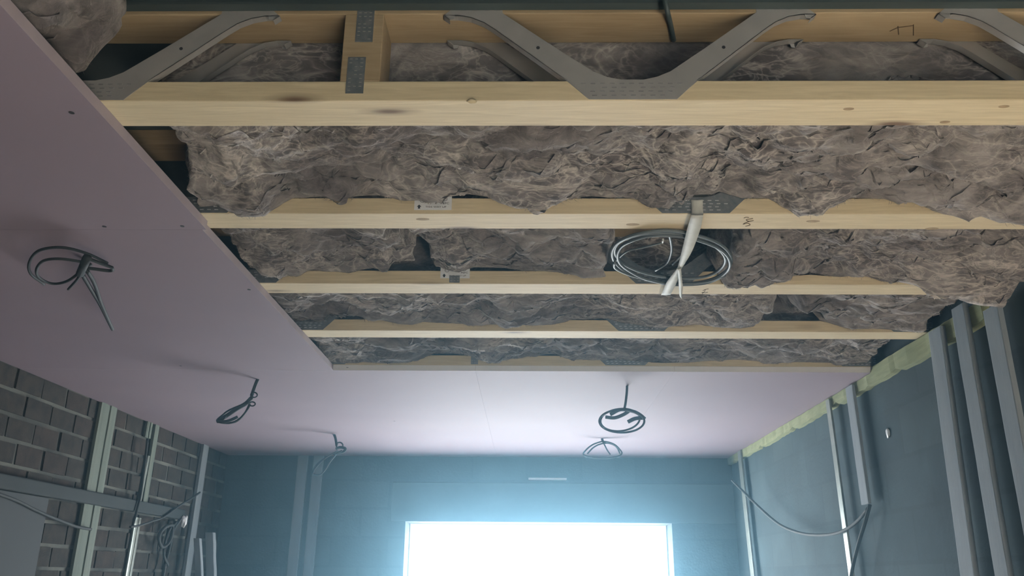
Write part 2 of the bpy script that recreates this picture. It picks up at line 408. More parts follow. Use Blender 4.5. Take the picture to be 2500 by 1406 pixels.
# vertical timber block in the nearest joist, with its two nail plates
y = JY[0]
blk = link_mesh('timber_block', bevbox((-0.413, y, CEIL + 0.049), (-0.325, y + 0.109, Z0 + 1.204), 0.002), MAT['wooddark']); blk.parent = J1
def nail_plate(J, x0, x1, z0, z1, y, seed=1):
    bm = bmesh.new(); box(bm, (x0, y - 0.0016, Z0 + z0), (x1, y, Z0 + z1)); random.seed(seed)
    z = z0 + 0.006
    while z < z1 - 0.004:
        x = x0 + 0.004
        while x < x1 - 0.006:
            if random.random() < .7: box(bm, (x, y - .0022, Z0 + z), (x + 0.006, y - .0014, Z0 + z + 0.002), 1)
            x += 0.012
        z += 0.010
    bmesh.ops.recalc_face_normals(bm, faces=bm.faces)
    o = link_mesh('nail_plate', bm, [MAT['plate'], MAT['steel']]); o.parent = J; return o
nail_plate(J1, -0.398, -0.359, 0.998, 1.090, y)
nail_plate(J1, -0.386, -0.347, 1.130, 1.240, y, 2)
nail_plate(J3, -0.275, -0.238, 0.984, 1.010, JY[2], 3)
nail_plate(J5, -0.273, -0.238, 0.984, 1.026, JY[4], 4)
paper_label(J2, -0.323, -0.216, 0.991, 1.037, JY[1], 0)
paper_label(J3, -0.307, -0.203, 1.000, 1.046, JY[2], 0)

def marks(J, strokes, r, name='pencil_mark', mat='pencil', label=None):
    bm = bmesh.new()
    for s in strokes: tube(bm, s, r, 5, 4)
    o = link_mesh(name, bm, MAT[mat]); o.parent = J
    if label: o['label'] = label
    return o
zb = 0.98
def bz(u, v): return on(u, v, 2, 0.98) + Vector((0, 0, -0.0002))
marks(J2, [[bz(1816, 532), bz(1822, 530), bz(1828, 531)], [bz(1838, 533), bz(1822, 536), bz(1828, 540), bz(1840, 538), bz(1824, 542), bz(1814, 547), bz(1826, 545), bz(1831, 549), bz(1820, 552)]], 0.0011)
marks(J3, [[bz(1716, 709), bz(1724, 706), bz(1730, 705)], [bz(1722, 706), bz(1720, 712), bz(1713, 714), bz(1722, 714), bz(1728, 713)], [bz(1717, 714), bz(1714, 718)]], 0.001)
def tz(u, v): return on(u, v, 2, 1.2038)
marks(J1, [[tz(2172, 76), tz(2192, 67)], [tz(2192, 64), tz(2194, 84)], [tz(2192, 67), tz(2231, 62)], [tz(2230, 60), tz(2230, 86)]], 0.0012)
# knots raised on the underside, and a splinter
bm = bmesh.new()
def blob(bm, c, rx, ry, rz, seed, mi=0, sub=3):
    r = bmesh.ops.create_icosphere(bm, subdivisions=sub, radius=1.0); V = r['verts']
    n = perlin(np.array([list(v.co * 1.6 + Vector((seed, 0, 0))) for v in V]))
    for v, k in zip(V, n): v.co = Vector((v.co.x * rx, v.co.y * ry, v.co.z * rz)) * (1 + 0.35 * k) + Vector(c)
    for f in bm.faces: f.smooth = True
a = on(1152, 243, 2, 0.98)
blob(bm, a + Vector((0, 0.003, -0.002)), 0.011, 0.005, 0.006, 3)
o = link_mesh('splinter', bm, MAT['wood']); o.parent = J1
kn = [mottled('dark_knot', (0.22, 0.15, 0.08), (0.36, 0.26, 0.15), 40), mottled('dull_knot', (0.27, 0.20, 0.12), (0.38, 0.29, 0.18), 40)]
for u, v in ((2072, 266), (2307, 298), (2451, 260)):
    p = on(u, v, 2, 0.98); bm = bmesh.new()
    prism(bm, [p + Vector((0.012 * math.cos(t), 0.006 * math.sin(t), -0.0002)) for t in [k * math.pi / 6 for k in range(12)]], Vector((0, 0, 0.0004)))
    o = link_mesh('knot', bm, kn[0]); o.parent = J1
for u, v in ((1032, 535), (1545, 548), (1985, 540), (2275, 558)):
    p = on(u, v, 2, 0.98); bm = bmesh.new()
    prism(bm, [p + Vector((0.020 * math.cos(t), 0.009 * math.sin(t), -0.0002)) for t in [k * math.pi / 6 for k in range(12)]], Vector((0, 0, 0.0004)))
    o = link_mesh('knot', bm, kn[1]); o.parent = J2

# dark strip running along the nearest top chord, with its pipe and a loose strap
bm = bmesh.new()
yy = JY[0]
box(bm, (-0.92, yy - 0.022, Z0 + 1.212), (XR - .003, yy - 0.003, Z0 + 1.250))
box(bm, (-0.92, yy - 0.027, Z0 + 1.212), (XR - .003, yy - 0.022, Z0 + 1.219)); box(bm, (-0.92, yy - 0.027, Z0 + 1.236), (XR - .003, yy - 0.022, Z0 + 1.241))
tag(link_mesh('dark_stripe', bm, MAT['darkstrip']), 'dark blue-grey rail along the top of the nearest joist', 'stripe')
bm = bmesh.new()
tube(bm, [on(1622, -6, 1, 1.54), on(1630, 30, 1, 1.555), on(1637, 60, 2, 1.199), on(1645, 98, 2, 1.199)], 0.006, 8, 6)
tag(link_mesh('strap', bm, MAT['darkstrip'], smooth=True), 'thin dark strap crossing the nearest joist at the top of the picture', 'strap')

# ------------------------------------------------------------------ boards
def board(name, lo, hi, label, screws):
    B = empty(name, (lo[0], lo[1], lo[2]), label, 'ceiling board', 'pink boards fixed under the joists')
    bm = bevbox(lo, hi, 0.0006)
    for f in bm.faces: f.material_index = 1 if (f.normal.x > 0.5 and hi[0] < 0 and lo[1] < 3.9) or (f.normal.y < -0.5 and lo[1] > 3.9) else 0
    link_mesh('panel', bm, [MAT['pink'], MAT['pinkedge'] if lo[1] < 3 else MAT['edge']], B)
    for (u, v) in screws:
        p = on(u, v, 2, 0.952); bm = bmesh.new()
        prism(bm, [p + Vector((0.006 * math.cos(t), 0.006 * math.sin(t), -0.0008)) for t in [k * math.pi / 5 for k in range(10)]], Vector((0, 0, 0.001)))
        link_mesh('screw', bm, MAT['screw'], B)
zb0, zb1 = CEIL - BT, CEIL - 0.0005
board('plasterboard', (XL + .01, 0.05, zb0), (-0.934, 2.2408, zb1), 'nearest pink plasterboard at the left, its long bare edge facing the open bays', [(175, 275), (255, 553), (445, 552)])
board('plasterboard', (XL + .01, 2.2412, zb0), (-0.946, 3.9874, zb1), 'pink plasterboard at the left between the nearest board and the far ones', [(608, 707), (441, 893)])
board('plasterboard', (XL + .01, 3.988, zb0), (-0.2504, YF - .004, zb1), 'far left pink plasterboard holding the bunched cable above the far corner', [(848, 897), (963, 1028)])
board('plasterboard', (-0.250, 3.988, zb0), (0.716, YF - .004, zb1), 'middle far pink plasterboard, brightest above the opening', [])
board('plasterboard', (0.7162, 3.988, zb0), (XR - .02, YF - .004, zb1), 'far right pink plasterboard that meets the right wall', [])

# ------------------------------------------------------------------ mineral wool
def wool(name, label, xa, xb, y0, y1, contour, seed, base=1.045, cat='insulation', ztop=1.235, taper=(0.06, 0.06), slopeL=0.0, slopeR=0.0, amp=1.0, tufts=110, zmin=0.86):
    pr = sorted([(on(u, v, 1, y1 - 0.004).x, on(u, v, 1, y1 - 0.004).z - Z0) for u, v in contour])
    px, pz = np.array([p[0] for p in pr]), np.array([p[1] for p in pr])
    nx = int((xb - xa) / 0.0042); xs = np.linspace(0, 1, nx)
    nb, ns = 118, 26                                         # bottom, sides
    tb = np.linspace(0, 1, nb)
    # cross-section loop in (s across 0..1, h 0 bottom..1 top)
    sec = [(0.0, 1 - k / ns) for k in range(ns)] + [(t, 0.0) for t in tb] + [(1.0, (k + 1) / 14) for k in range(14)] + [(0.66, 1.0), (0.33, 1.0)]
    sec = np.array(sec); m = len(sec)
    SS, XX = np.meshgrid(sec[:, 0], xs); HH, _ = np.meshgrid(sec[:, 1], xs)
    s = SS.ravel(); h = HH.ravel(); x = xa + (xb - xa) * XX.ravel()
    x = x + XX.ravel() * slopeR * (s - 0.5) + (1 - XX.ravel()) * slopeL * (s - 0.5)
    y = y0 + (y1 - y0) * s
    lump = perlin(np.stack([x * 3.1 + seed, y * 3.0, np.full_like(x, seed * 1.7)], 1))
    pzx = np.interp(x, px, pz)
    pzx = pzx + 0.006; t = np.clip((s - 0.25) / 0.75, 0, 1) ** 1.6
    zb = (base + 0.030 * lump) * (1 - t) + pzx * t
    # droop carried over the whole width where the far edge hangs low
    zb = np.minimum(zb, base + (pzx - 1.02) * 0.9 * s + 0.03)
    rnd = 0.035 * (np.clip(1 - s / 0.10, 0, 1) ** 2)
    zb = zb + rnd
    z = zb * (1 - h) + ztop * h
    # rounding of the ends
    e = np.minimum(XX.ravel() * (xb - xa) / taper[0], (1 - XX.ravel()) * (xb - xa) / taper[1]); e = np.clip(e, 0, 1)
    q = np.sqrt(1 - (1 - e) ** 2); zc = ztop - 0.03
    z = zc + (z - zc) * (0.12 + 0.88 * q)
    yc = (y0 + y1) / 2; y = yc + (y - yc) * (0.75 + 0.25 * q)
    # fluffy folds
    P = np.stack([x, y * 1.25, z * 1.25], 1) + seed * 3.3
    W = np.stack([perlin(P * 5 + 11), perlin(P * 5 + 37), perlin(P * 5 + 71)], 1)
    W2 = np.stack([perlin(P * 14 + 5), perlin(P * 14 + 25), perlin(P * 14 + 55)], 1)
    Q = P + 0.055 * W + 0.014 * W2
    r1 = ridge(Q * np.array([4.2, 6.0, 6.0])) ** 2; r2 = ridge(Q * np.array([10, 15, 15]) + 9) ** 2; r3 = ridge(Q * 30 + 3) ** 1.5
    b1 = np.abs(perlin(Q * np.array([4.5, 6.5, 6.5]) + 4)); b2 = np.abs(perlin(Q * np.array([10, 15, 15]) + 9)); b3 = np.abs(perlin(Q * np.array([26, 38, 38]) + 2))
    d = 0.022 * perlin(Q * 3.6) + 0.075 * (b1 - 0.25) + 0.034 * (b2 - 0.25) + 0.007 * b3 + 0.012 * r1 * (r2 + 0.3) + 0.0022 * r3
    d *= amp
    bottomw = np.where(h < 1e-6, 1.0, np.clip(1 - h * 1.2, 0, 1))
    far = np.clip((1 - s) / 0.06, 0.0, 1); near = np.clip(s / 0.05, 0.0, 1)
    z = z - d * np.where(h < 1e-6, 0.15 + 0.85 * far, bottomw * 0.5)
    lat = (0.35 + 0.65 * near) * (0.2 + 0.8 * far) * (h < 0.95)
    y = y + 0.028 * W[:, 1] * lat * (h < 0.5) + 0.020 * W2[:, 1] * lat
    x = x + 0.030 * W[:, 0] * (e > 0) + 0.018 * W2[:, 0]
    inside = (h > 0) & (s == 0)
    y = y + np.where(inside, 0.018 * np.abs(W[:, 2]) + 0.015 * (1 - r1) * (1 - h), 0)
    low = z < 0.985                                         # where it hangs below the chord it may bulge beyond it
    y = np.where(low, y, np.minimum(np.maximum(y, y0 + 0.001), y1 - 0.001))
    x = np.minimum(x, XR - 0.002)
    z = np.clip(z, zmin, 1.249)
    verts = np.stack([x, y, z + Z0], 1)
    faces = []
    idx = np.arange(nx * m).reshape(nx, m)
    a = idx[:-1, :]; b = idx[1:, :]
    F4 = np.stack([a, np.roll(a, -1, 1), np.roll(b, -1, 1), b], -1).reshape(-1, 4)
    me = bpy.data.meshes.new(name)
    V = verts.tolist(); FL = F4.tolist() + [idx[0].tolist()[::-1], idx[-1].tolist()]
    # torn wisps: thin curled scraps of the same wool standing off the surface
    rg = np.random.RandomState(int(seed * 13) + 2)
    grid = verts.reshape(nx, m, 3)
    for k in range(int(tufts * (xb - xa))):
        i = rg.randint(12, nx - 12); j = ns + rg.randint(6, nb - 4)
        c = grid[i, j]; ang = rg.normal(0, 0.6) + (math.pi if rg.rand() < .5 else 0)
        L = rg.uniform(0.03, 0.13); wd = rg.uniform(0.003, 0.013); lift = rg.uniform(0.002, 0.012)
        dirv = np.array([math.cos(ang), math.sin(ang) * 0.8, 0]); nrm = np.array([-dirv[1], dirv[0], 0]); K = 9; b0 = len(V)
        for q_ in range(K):
            tt = q_ / (K - 1)
            p = c + dirv * L * (tt - 0.5) + nrm * 0.014 * math.sin(tt * 5 + ang * 3)
            ii = int(np.clip(i + (p[0] - c[0]) / 0.0042, 0, nx - 1)); jj = int(np.clip(j + (p[1] - c[1]) / ((y1 - y0) / nb), ns, ns + nb - 1))
            zz = grid[ii, jj, 2] - lift * math.sin(tt * math.pi) + 0.003
            ww = wd * (math.sin(tt * math.pi) ** 0.7) + 0.0006
            tw = rg.normal(0, 0.0025)
            for sg in (-1, 0, 1):
                vv = [p[0] + nrm[0] * ww * sg, min(max(p[1] + nrm[1] * ww * sg, y0 + .002), y1 - .002), zz + sg * tw + (0.003 if sg == 0 else 0)]
                V.append(vv)
        for q_ in range(K - 1):
            for g in (0, 1): FL.append([b0 + q_ * 3 + g, b0 + q_ * 3 + g + 1, b0 + q_ * 3 + g + 4, b0 + q_ * 3 + g + 3])
    nf = int(5200 * (xb - xa))
    I = rg.randint(6, nx - 6, nf); Jx = ns + rg.randint(1, nb - 1, nf); C = grid[I, Jx]
    ang = rg.rand(nf) * 2 * math.pi; Lf = rg.uniform(0.006, 0.022, nf)
    D = np.stack([np.cos(ang), np.sin(ang), -rg.uniform(0.1, 0.9, nf)], 1) * Lf[:, None]; N = np.stack([-np.sin(ang), np.cos(ang), 0 * ang], 1) * 0.0004
    Q0 = C - D * 0.2; Q1 = C + D * 0.45 + np.array([0, 0, -0.001]); Q2 = C + D; Q2[:, 2] += Lf * 0.35
    for arr in (Q0, Q1, Q2): arr[:, 1] = np.clip(arr[:, 1], y0 + 0.002, y1 - 0.002)
    b0 = len(V); V += np.stack([Q0 - N, Q0 + N, Q1 - N, Q1 + N, Q2], 1).reshape(-1, 3).tolist()
    for k in range(nf):
        q_ = b0 + 5 * k; FL.append([q_, q_ + 1, q_ + 3, q_ + 2]); FL.append([q_ + 2, q_ + 3, q_ + 4])
    me.from_pydata(V, [], FL); me.materials.append(MAT['wool'])
    me.polygons.foreach_set('use_smooth', [True] * len(me.polygons)); me.update()
    o = bpy.data.objects.new(name, me); COL.objects.link(o)
    return tag(o, label, cat, 'mineral wool between the joists')

C1 = [(430, 505), (480, 512), (560, 505), (600, 530), (640, 530), (680, 502), (720, 487), (800, 483), (960, 482), (990, 488), (1060, 487), (1100, 480), (1150, 478), (1215, 485), (1260, 497), (1330, 498), (1400, 485), (1440, 482), (1560, 483), (1600, 505), (1640, 515), (1665, 500), (1690, 483), (1720, 478), (1760, 470), (1830, 488), (1870, 488), (1900, 500), (1940, 528), (1990, 522), (2030, 500), (2060, 488), (2200, 487), (2240, 500), (2270, 520), (2330, 530), (2360, 545), (2400, 530), (2450, 545), (2500, 545)]
wool('mineral_wool', 'big grey-brown mineral wool roll behind the nearest joist, widest band of wool', -0.93, XR - .002, 1.705, 2.184, C1, 1.0, 1.05, taper=(0.05, 0.04), slopeL=-0.08)
C2a = [(540, 640), (600, 650), (640, 648), (700, 657), (740, 657), (800, 667), (850, 672), (900, 662), (940, 655), (955, 640)]
wool('mineral_wool', 'dark wool piece beside the left board, ending at a black crack', -1.02, -0.415, 2.306, 2.786, C2a, 2.0, 1.06, taper=(0.05, 0.03), slopeR=0.06)
C2b = [(960, 650), (1080, 655), (1120, 670), (1160, 657), (1200, 657), (1260, 662), (1330, 665), (1380, 672), (1420, 684), (1460, 680), (1480, 672), (1490, 662)]
wool('mineral_wool', 'pale crinkled wool piece between the black crack and the cable void', -0.375, 0.275, 2.306, 2.786, C2b, 3.0, 1.045, taper=(0.04, 0.02), slopeL=0.06)
C2c = [(1745, 692), (1780, 700), (1830, 692), (1870, 707), (1900, 697), (1912, 675), (2000, 676), (2100, 678), (2150, 685), (2200, 688), (2240, 697), (2300, 715), (2340, 735), (2400, 748), (2500, 760)]
wool('mineral_wool', 'sagging wool piece right of the cable void, drooping towards the right wall', 0.66, XR - .002, 2.306, 2.786, C2c, 4.0, 1.04, taper=(0.05, 0.04), slopeL=-0.04)
C3a = [(720, 788), (790, 788), (805, 772), (850, 768), (900, 780), (960, 790), (1010, 797), (1040, 790), (1100, 794), (1160, 793), (1240, 795), (1340, 795), (1390, 782), (1450, 780), (1480, 780), (1520, 795), (1580, 800), (1640, 800), (1700, 796), (1750, 801), (1800, 804), (1870, 796), (1930, 780), (1960, 765)]
wool('mineral_wool', 'long wool strip behind the third joist, ending in a rounded bulge at its right', -1.02, 0.985, 2.905, 3.381, C3a, 5.0, 1.04)
C3b = [(1985, 765), (2000, 785), (2060, 803), (2150, 806), (2230, 812), (2300, 815)]
wool('mineral_wool', 'dark wool piece right of the rounded bulge, touching the right wall', 1.04, XR - .002, 2.905, 3.381, C3b, 6.0, 1.03, amp=0.7)
C4 = [(770, 860), (800, 888), (850, 890), (900, 887), (960, 887), (1010, 884), (1060, 868), (1160, 866), (1180, 878), (1240, 882), (1290, 868), (1360, 868), (1400, 880), (1450, 882), (1520, 880), (1560, 885), (1620, 888), (1680, 889), (1720, 885), (1780, 880), (1860, 885), (1920, 888), (2000, 888), (2100, 890)]
wool('mineral_wool', 'farthest thin strip of wool just before the edge of the far boards', -1.02, XR - .002, 3.500, 3.981, C4, 7.0, 1.035, amp=0.8, zmin=0.984)
# the loose pile above the left board, in front of the nearest joist
wool('mineral_wool', 'shadowy loose wool heap lying on the left board at the top left corner', -1.75, -0.86, 1.02, 1.575, [(0, 100), (100, 160), (200, 190), (300, 215), (330, 200)], 8.0, 1.06, taper=(0.1, 0.16), amp=1.2, slopeR=-0.05)

# ------------------------------------------------------------------ cables on the ceiling
def cable(name, label, cat, paths, mat='cable', group=None, clamp=None):
    bm = bmesh.new()
    for P, r, closed in paths:
        if clamp is not None:
            for p in P: p.z = min(p.z, clamp)
        tube(bm, P, r, 8, 6, closed, 1.0)
    return tag(link_mesh(name, bm, MAT[mat], smooth=True), label, cat, group)
def pth(pts, ax, val, wob=0.0, seed=0):
    random.seed(seed); out = []
    for u, v in pts:
        p = on(u, v, ax, val)
        if wob: k = 1 + random.uniform(-wob, wob) / max(p.y, 1); p = Vector((p.x * k, p.y * k, Z0 + (p.z - Z0) * k))
        out.append(p)
    return out
def ell(cx, cy, rx, ry, ang=0, n=14, a0=0, a1=360):
    out = []
    for k in range(n):
        t = math.radians(a0 + (a1 - a0) * k / (n if a1 - a0 == 360 else n - 1)); x, y = rx * math.cos(t), ry * math.sin(t); a = math.radians(ang)
        out.append((cx + x * math.cos(a) - y * math.sin(a), cy + x * math.sin(a) + y * math.cos(a)))
    return out
CG = 'lighting cables hanging through the boards'; lim = CEIL - BT - 0.004
# 1: nearest at the left
zc = 0.905
cable('coiled_cable', 'nearest looped grey cable hanging under the left board, with a long tail', 'cable', [
    ([on(222, 640, 2, 0.957), on(214, 650, 2, 0.93), on(205, 662, 2, zc)], 0.006, False),
    (pth([(205, 640), (150, 632), (108, 636), (90, 655), (94, 676), (125, 692), (160, 688), (190, 668), (200, 650)], 2, zc), 0.0045, False),
    (pth([(212, 630), (265, 650), (274, 655), (268, 661), (215, 655), (205, 662)], 2, zc - .004), 0.0055, False),
    (pth([(262, 642), (210, 618), (150, 604), (95, 612), (72, 640), (75, 668), (108, 694)], 2, zc + 0.006), 0.0045, False),
    (pth([(205, 650), (190, 680), (167, 706)], 2, zc - .006), 0.0045, False),
    (pth([(212, 660), (230, 690), (245, 735), (262, 775), (275, 804)], 2, zc - .006), 0.0065, False),
    (pth([(200, 668), (222, 705), (244, 742), (266, 786), (273, 800)], 2, zc - .006), 0.0065, False),
    (pth([(213, 628), (196, 668)], 2, zc - .004), 0.013, False)], 'cable', CG, lim)
# 2
yc = 4.186
cable('coiled_cable', 'bunched grey cable hanging under the left boards, above the brick wall', 'cable', [
    ([on(630, 924, 2, 0.957)] + pth([(624, 938), (617, 958), (613, 975)], 1, yc), 0.0085, False),
    (pth(ell(620, 964, 8, 6), 1, yc - .01), 0.0035, True),
    (pth(ell(616, 986, 7, 5), 1, yc - .01), 0.0035, True),
    (pth([(613, 972), (600, 985), (580, 997), (555, 1014), (530, 1029)], 1, yc), 0.011, False),
    (pth([(600, 985), (562, 1000), (545, 1012), (530, 1028), (560, 1033), (585, 1022), (605, 998), (610, 985)], 1, yc, .05, 1), 0.005, True),
    (pth([(608, 980), (575, 998), (550, 1018), (545, 1030), (575, 1030), (598, 1008)], 1, yc + .03, .05, 2), 0.005, True),
    (pth([(530, 1029), (555, 1028), (580, 1018)], 1, yc - .02), 0.008, False)], 'cable', CG)
# 3
yc = 5.927
cable('coiled_cable', 'drooping grey cable loop in front of the two battens on the far wall', 'cable', [
    ([on(815, 1059, 2, 0.957)] + pth([(819, 1070), (822, 1088)], 1, yc), 0.009, False),
    (pth(ell(829, 1087, 8, 7), 1, yc), 0.005, True),
    (pth([(820, 1096), (830, 1092), (843, 1095), (838, 1103), (815, 1108)], 1, yc), 0.010, False),
    (pth([(835, 1100), (805, 1112), (780, 1128), (766, 1145), (766, 1157), (782, 1158), (795, 1145), (805, 1128), (820, 1110)], 1, yc, .05, 3), 0.0055, False),
    (pth([(825, 1100), (795, 1118), (772, 1140), (763, 1158)], 1, yc - .03), 0.0045, False)], 'cable', CG)
# 4
yc = 4.29
cable('coiled_cable', 'round grey cable coil hanging on a straight stem under the far boards', 'cable', [
    ([on(1531, 940, 2, 0.957)] + pth([(1530, 960), (1527, 985), (1524, 1000)], 1, yc), 0.0065, False),
    (pth(ell(1518, 1028, 55, 28, 0), 1, yc - .02, .06, 4), 0.0055, True),
    (pth(ell(1514, 1025, 48, 27, -6), 1, yc + .02, .06, 5), 0.005, True),
    (pth([(1478, 1018), (1500, 1020), (1520, 1013), (1535, 1004)], 1, yc), 0.009, False),
    (pth([(1490, 1012), (1515, 1000), (1545, 1004), (1562, 1012), (1575, 1023)], 1, yc - .02), 0.009, False),
    (pth([(1570, 1020), (1550, 1022), (1533, 1030)], 1, yc - .02), 0.010, False)], 'cable', CG)
# 5
yc = 6.041
cable('coiled_cable', 'farthest arched grey cable coil hanging above the bright opening', 'cable', [
    ([on(1469, 1070, 2, 0.957)] + pth([(1472, 1077), (1476, 1084)], 1, yc), 0.009, False),
    (pth([(1424, 1108), (1440, 1090), (1458, 1081), (1476, 1078), (1498, 1084), (1512, 1096), (1518, 1108), (1500, 1116), (1470, 1119), (1440, 1116)], 1, yc), 0.0055, True),
    (pth([(1434, 1108), (1448, 1093), (1466, 1084), (1486, 1082), (1504, 1090), (1514, 1108)], 1, yc + .03), 0.0055, False),
    (pth([(1474, 1082), (1482, 1098), (1490, 1110)], 1, yc), 0.005, False)], 'cable', CG)

# ------------------------------------------------------------------ coil in the void and the white tape
zc = 0.971
bm = bmesh.new()
def wob(L, amp, seed):
    random.seed(seed); return [p + Vector((0, 0, random.uniform(-amp, amp))) for p in L]
for (e, dz) in ((ell(1640, 628, 146, 64, 4, 18), 0.0), (ell(1636, 624, 136, 54, 6, 18), 0.002), (ell(1645, 634, 138, 58, 5, 18), -0.003)):
    tube(bm, wob([on(u, v, 2, zc + dz) for u, v in e], .002, int(dz * 1000)), 0.0052, 8, 5, True)
tube(bm, [on(u, v, 2, 1.0) for u, v in ((1632, 566), (1638, 590), (1639, 615), (1628, 642), (1600, 660))], 0.0045, 8, 5)
tube(bm, [on(u, v, 2, 1.01) for u, v in ((1500, 640), (1530, 614), (1570, 604), (1617, 592))], 0.0035, 8, 5)
tube(bm, [on(u, v, 2, 1.0) for u, v in ((1642, 645), (1655, 632), (1665, 620), (1670, 600))], 0.0045, 8, 5)
tube(bm, [on(u, v, 2, 0.966) for u, v in ((1500, 640), (1503, 655), (1540, 672), (1590, 684), (1640, 695), (1720, 692), (1770, 672))], 0.005, 8, 5)
CO = empty('cable_coil', tuple(on(1640, 630, 2, zc)), 'large pale grey cable coil tied up in the dark void between second and third joists', 'cable')
link_mesh('loops', bm, MAT['lightcable'], CO, True)
bm = bmesh.new(); tube(bm, [on(1617, 593, 2, 1.01), on(1619, 584, 2, 1.01)], 0.003, 6, 2); link_mesh('stripped_end', bm, MAT['copper'], CO)

def ribbon(bm, L, R, th=0.0008, n=6):
    L = smooth_path(L, n); R = smooth_path(R, n)
    rows = []
    for a, b in zip(L, R):
        m_ = (a + b) / 2 + Vector((0, 0, -0.0012))
        rows.append([bm.verts.new(a), bm.verts.new(m_), bm.verts.new(b)])
    for r0, r1 in zip(rows[:-1], rows[1:]):
        for k in (0, 1): f = bm.faces.new((r0[k], r0[k + 1], r1[k + 1], r1[k])); f.smooth = True
bm = bmesh.new()
yt = JY[1] - 0.004
zt = 0.974
L = [on(1687, 487, 1, yt), on(1688, 505, 1, yt), on(1688, 521, 1, yt - .002)] + [on(u, v, 2, z) for u, v, z in ((1686, 530, .966), (1676, 565, .962), (1664, 615, .956), (1655, 650, .955), (1646, 665, .956), (1628, 688, .957), (1614, 720, .968))]
R = [on(1716, 487, 1, yt), on(1716, 505, 1, yt), on(1717, 521, 1, yt - .002)] + [on(u, v, 2, z) for u, v, z in ((1716, 530, .966), (1708, 565, .960), (1690, 612, .952), (1674, 640, .952), (1662, 660, .955), (1652, 690, .955), (1637, 719, .966))]
ribbon(bm, L, R)
L = [on(u, v, 2, .950) for u, v in ((1652, 655), (1656, 680), (1657, 700), (1659, 722))]
R = [on(u, v, 2, .950) for u, v in ((1663, 655), (1665, 680), (1667, 700), (1664, 729))]
ribbon(bm, L, R)
tp = link_mesh('white_tape', bm, MAT['tape']); md = tp.modifiers.new('thickness', 'SOLIDIFY'); md.thickness = 0.001; md.offset = 0
tag(tp, 'twisted white tape hung from the second joist and tied round the cable coil', 'tape')

# ------------------------------------------------------------------ right wall: wall plate, battens, cappings, cable
random.seed(11)
bm = bmesh.new()
n = 90; prev = None
for k in range(n + 1):                                       # rough-sawn timber plate with chipped lower edge
    y = 2.95 + (YF - 2.95) * k / n
    lo = 0.892 + 0.003 * math.sin(k * 0.37) + random.uniform(-.003, .003) + (0.012 if k % 17 == 0 else 0); dx = 0.030 + random.uniform(-.003, .003)
    cur = [bm.verts.new((XR - 0.001, y, Z0 + lo)), bm.verts.new((XR - dx, y, Z0 + lo + .004)), bm.verts.new((XR - dx - .003, y, Z0 + 0.975 if y < 3.99 else Z0 + 0.950)), bm.verts.new((XR - 0.001, y, Z0 + 0.977 if y < 3.99 else Z0 + 0.950))]
    if prev:
        for a in range(4): bm.faces.new((prev[a], prev[(a + 1) % 4], cur[(a + 1) % 4], cur[a]))
    else: bm.faces.new(cur[::-1])
    prev = cur
bm.faces.new(prev)
bmesh.ops.recalc_face_normals(bm, faces=bm.faces)
tag(link_mesh('timber_plate', bm, MAT['plate_wood']), 'yellow-green timber plate running along the top of the right wall', 'wall plate')

def vstrip(name, label, cat, x, quad, th, mat, group=None, ribs=0, ax=0, toward=1):
    """upright strip: quad = top-left, top-right, bottom-right, bottom-left pixels read on the wall plane"""
    P = [on(u, v, ax, x) for u, v in quad]
    zt = (P[0].z + P[1].z) / 2; zl = (P[2].z + P[3].z) / 2
    h = (lambda p: p.y) if ax == 0 else (lambda p: p.x)
    c0 = (h(P[0]) + h(P[1])) / 2; c1 = (h(P[3]) + h(P[2])) / 2; wd = (abs(h(P[1]) - h(P[0])) + abs(h(P[2]) - h(P[3]))) / 4
    # carry it on down to where it stands
    if quad[2][1] >= 1400:
        k = (zl - 0.02) / max(zt - zl, .01); c1 = c1 + (c1 - c0) * k; zl = 0.02
    bm = bmesh.new(); nseg = 24; rows = []; random.seed(int(abs(c0) * 1000))
    for i in range(nseg + 1):
        t = i / nseg; c = c0 + (c1 - c0) * t; z = zt + (zl - zt) * t; j = random.uniform(-.0015, .0015)
        prof = [(-wd, 0), (-wd, 1), (-wd * .9, 1.08), (wd * .9, 1.08), (wd, 1), (wd, 0)]
        if ribs: prof = [(-wd, 0), (-wd, .8), (-wd * .7, 1), (-wd * .35, 1), (-wd * .3, .7), (wd * .1, .7), (wd * .15, 1), (wd * .7, 1), (wd, .8), (wd, 0)]
        row = []
        for a, b in prof:
            q = (x - toward * 0 + toward * th * b) if True else 0
            row.append(bm.verts.new((q, c + a + j, z) if ax == 0 else (c + a + j, q, z)))
        rows.append(row)
    m = len(rows[0])
    for r0, r1 in zip(rows[:-1], rows[1:]):
        for k in range(m): bm.faces.new((r0[k], r0[(k + 1) % m], r1[(k + 1) % m], r1[k]))
    bm.faces.new(rows[0][::-1]); bm.faces.new(rows[-1]); bmesh.ops.recalc_face_normals(bm, faces=bm.faces)
    return tag(link_mesh(name, bm, MAT[mat]), label, cat, group)
BG = 'pale battens on the walls'
xr = XR - 0.034
vstrip('batten', 'leftmost of the three wide pale battens on the right wall', 'batten', xr, ((2280, 808), (2304, 800), (2396, 1405), (2352, 1405)), 0.018, 'batten', BG, toward=-1)
vstrip('batten', 'middle one of the three wide pale battens on the right wall', 'batten', xr, ((2336, 752), (2360, 744), (2480, 1405), (2438, 1405)), 0.018, 'batten', BG, toward=-1)
vstrip('batten', 'pale batten cut off by the right edge of the picture', 'batten', xr, ((2414, 756), (2444, 746), (2578, 1405), (2528, 1405)), 0.018, 'batten', BG, toward=-1)
vstrip('batten', 'short pale batten on the right wall with a cable below its end', 'batten', xr, ((2071, 945), (2086, 941), (2129, 1231), (2109, 1231)), 0.014, 'batten', BG, toward=-1)
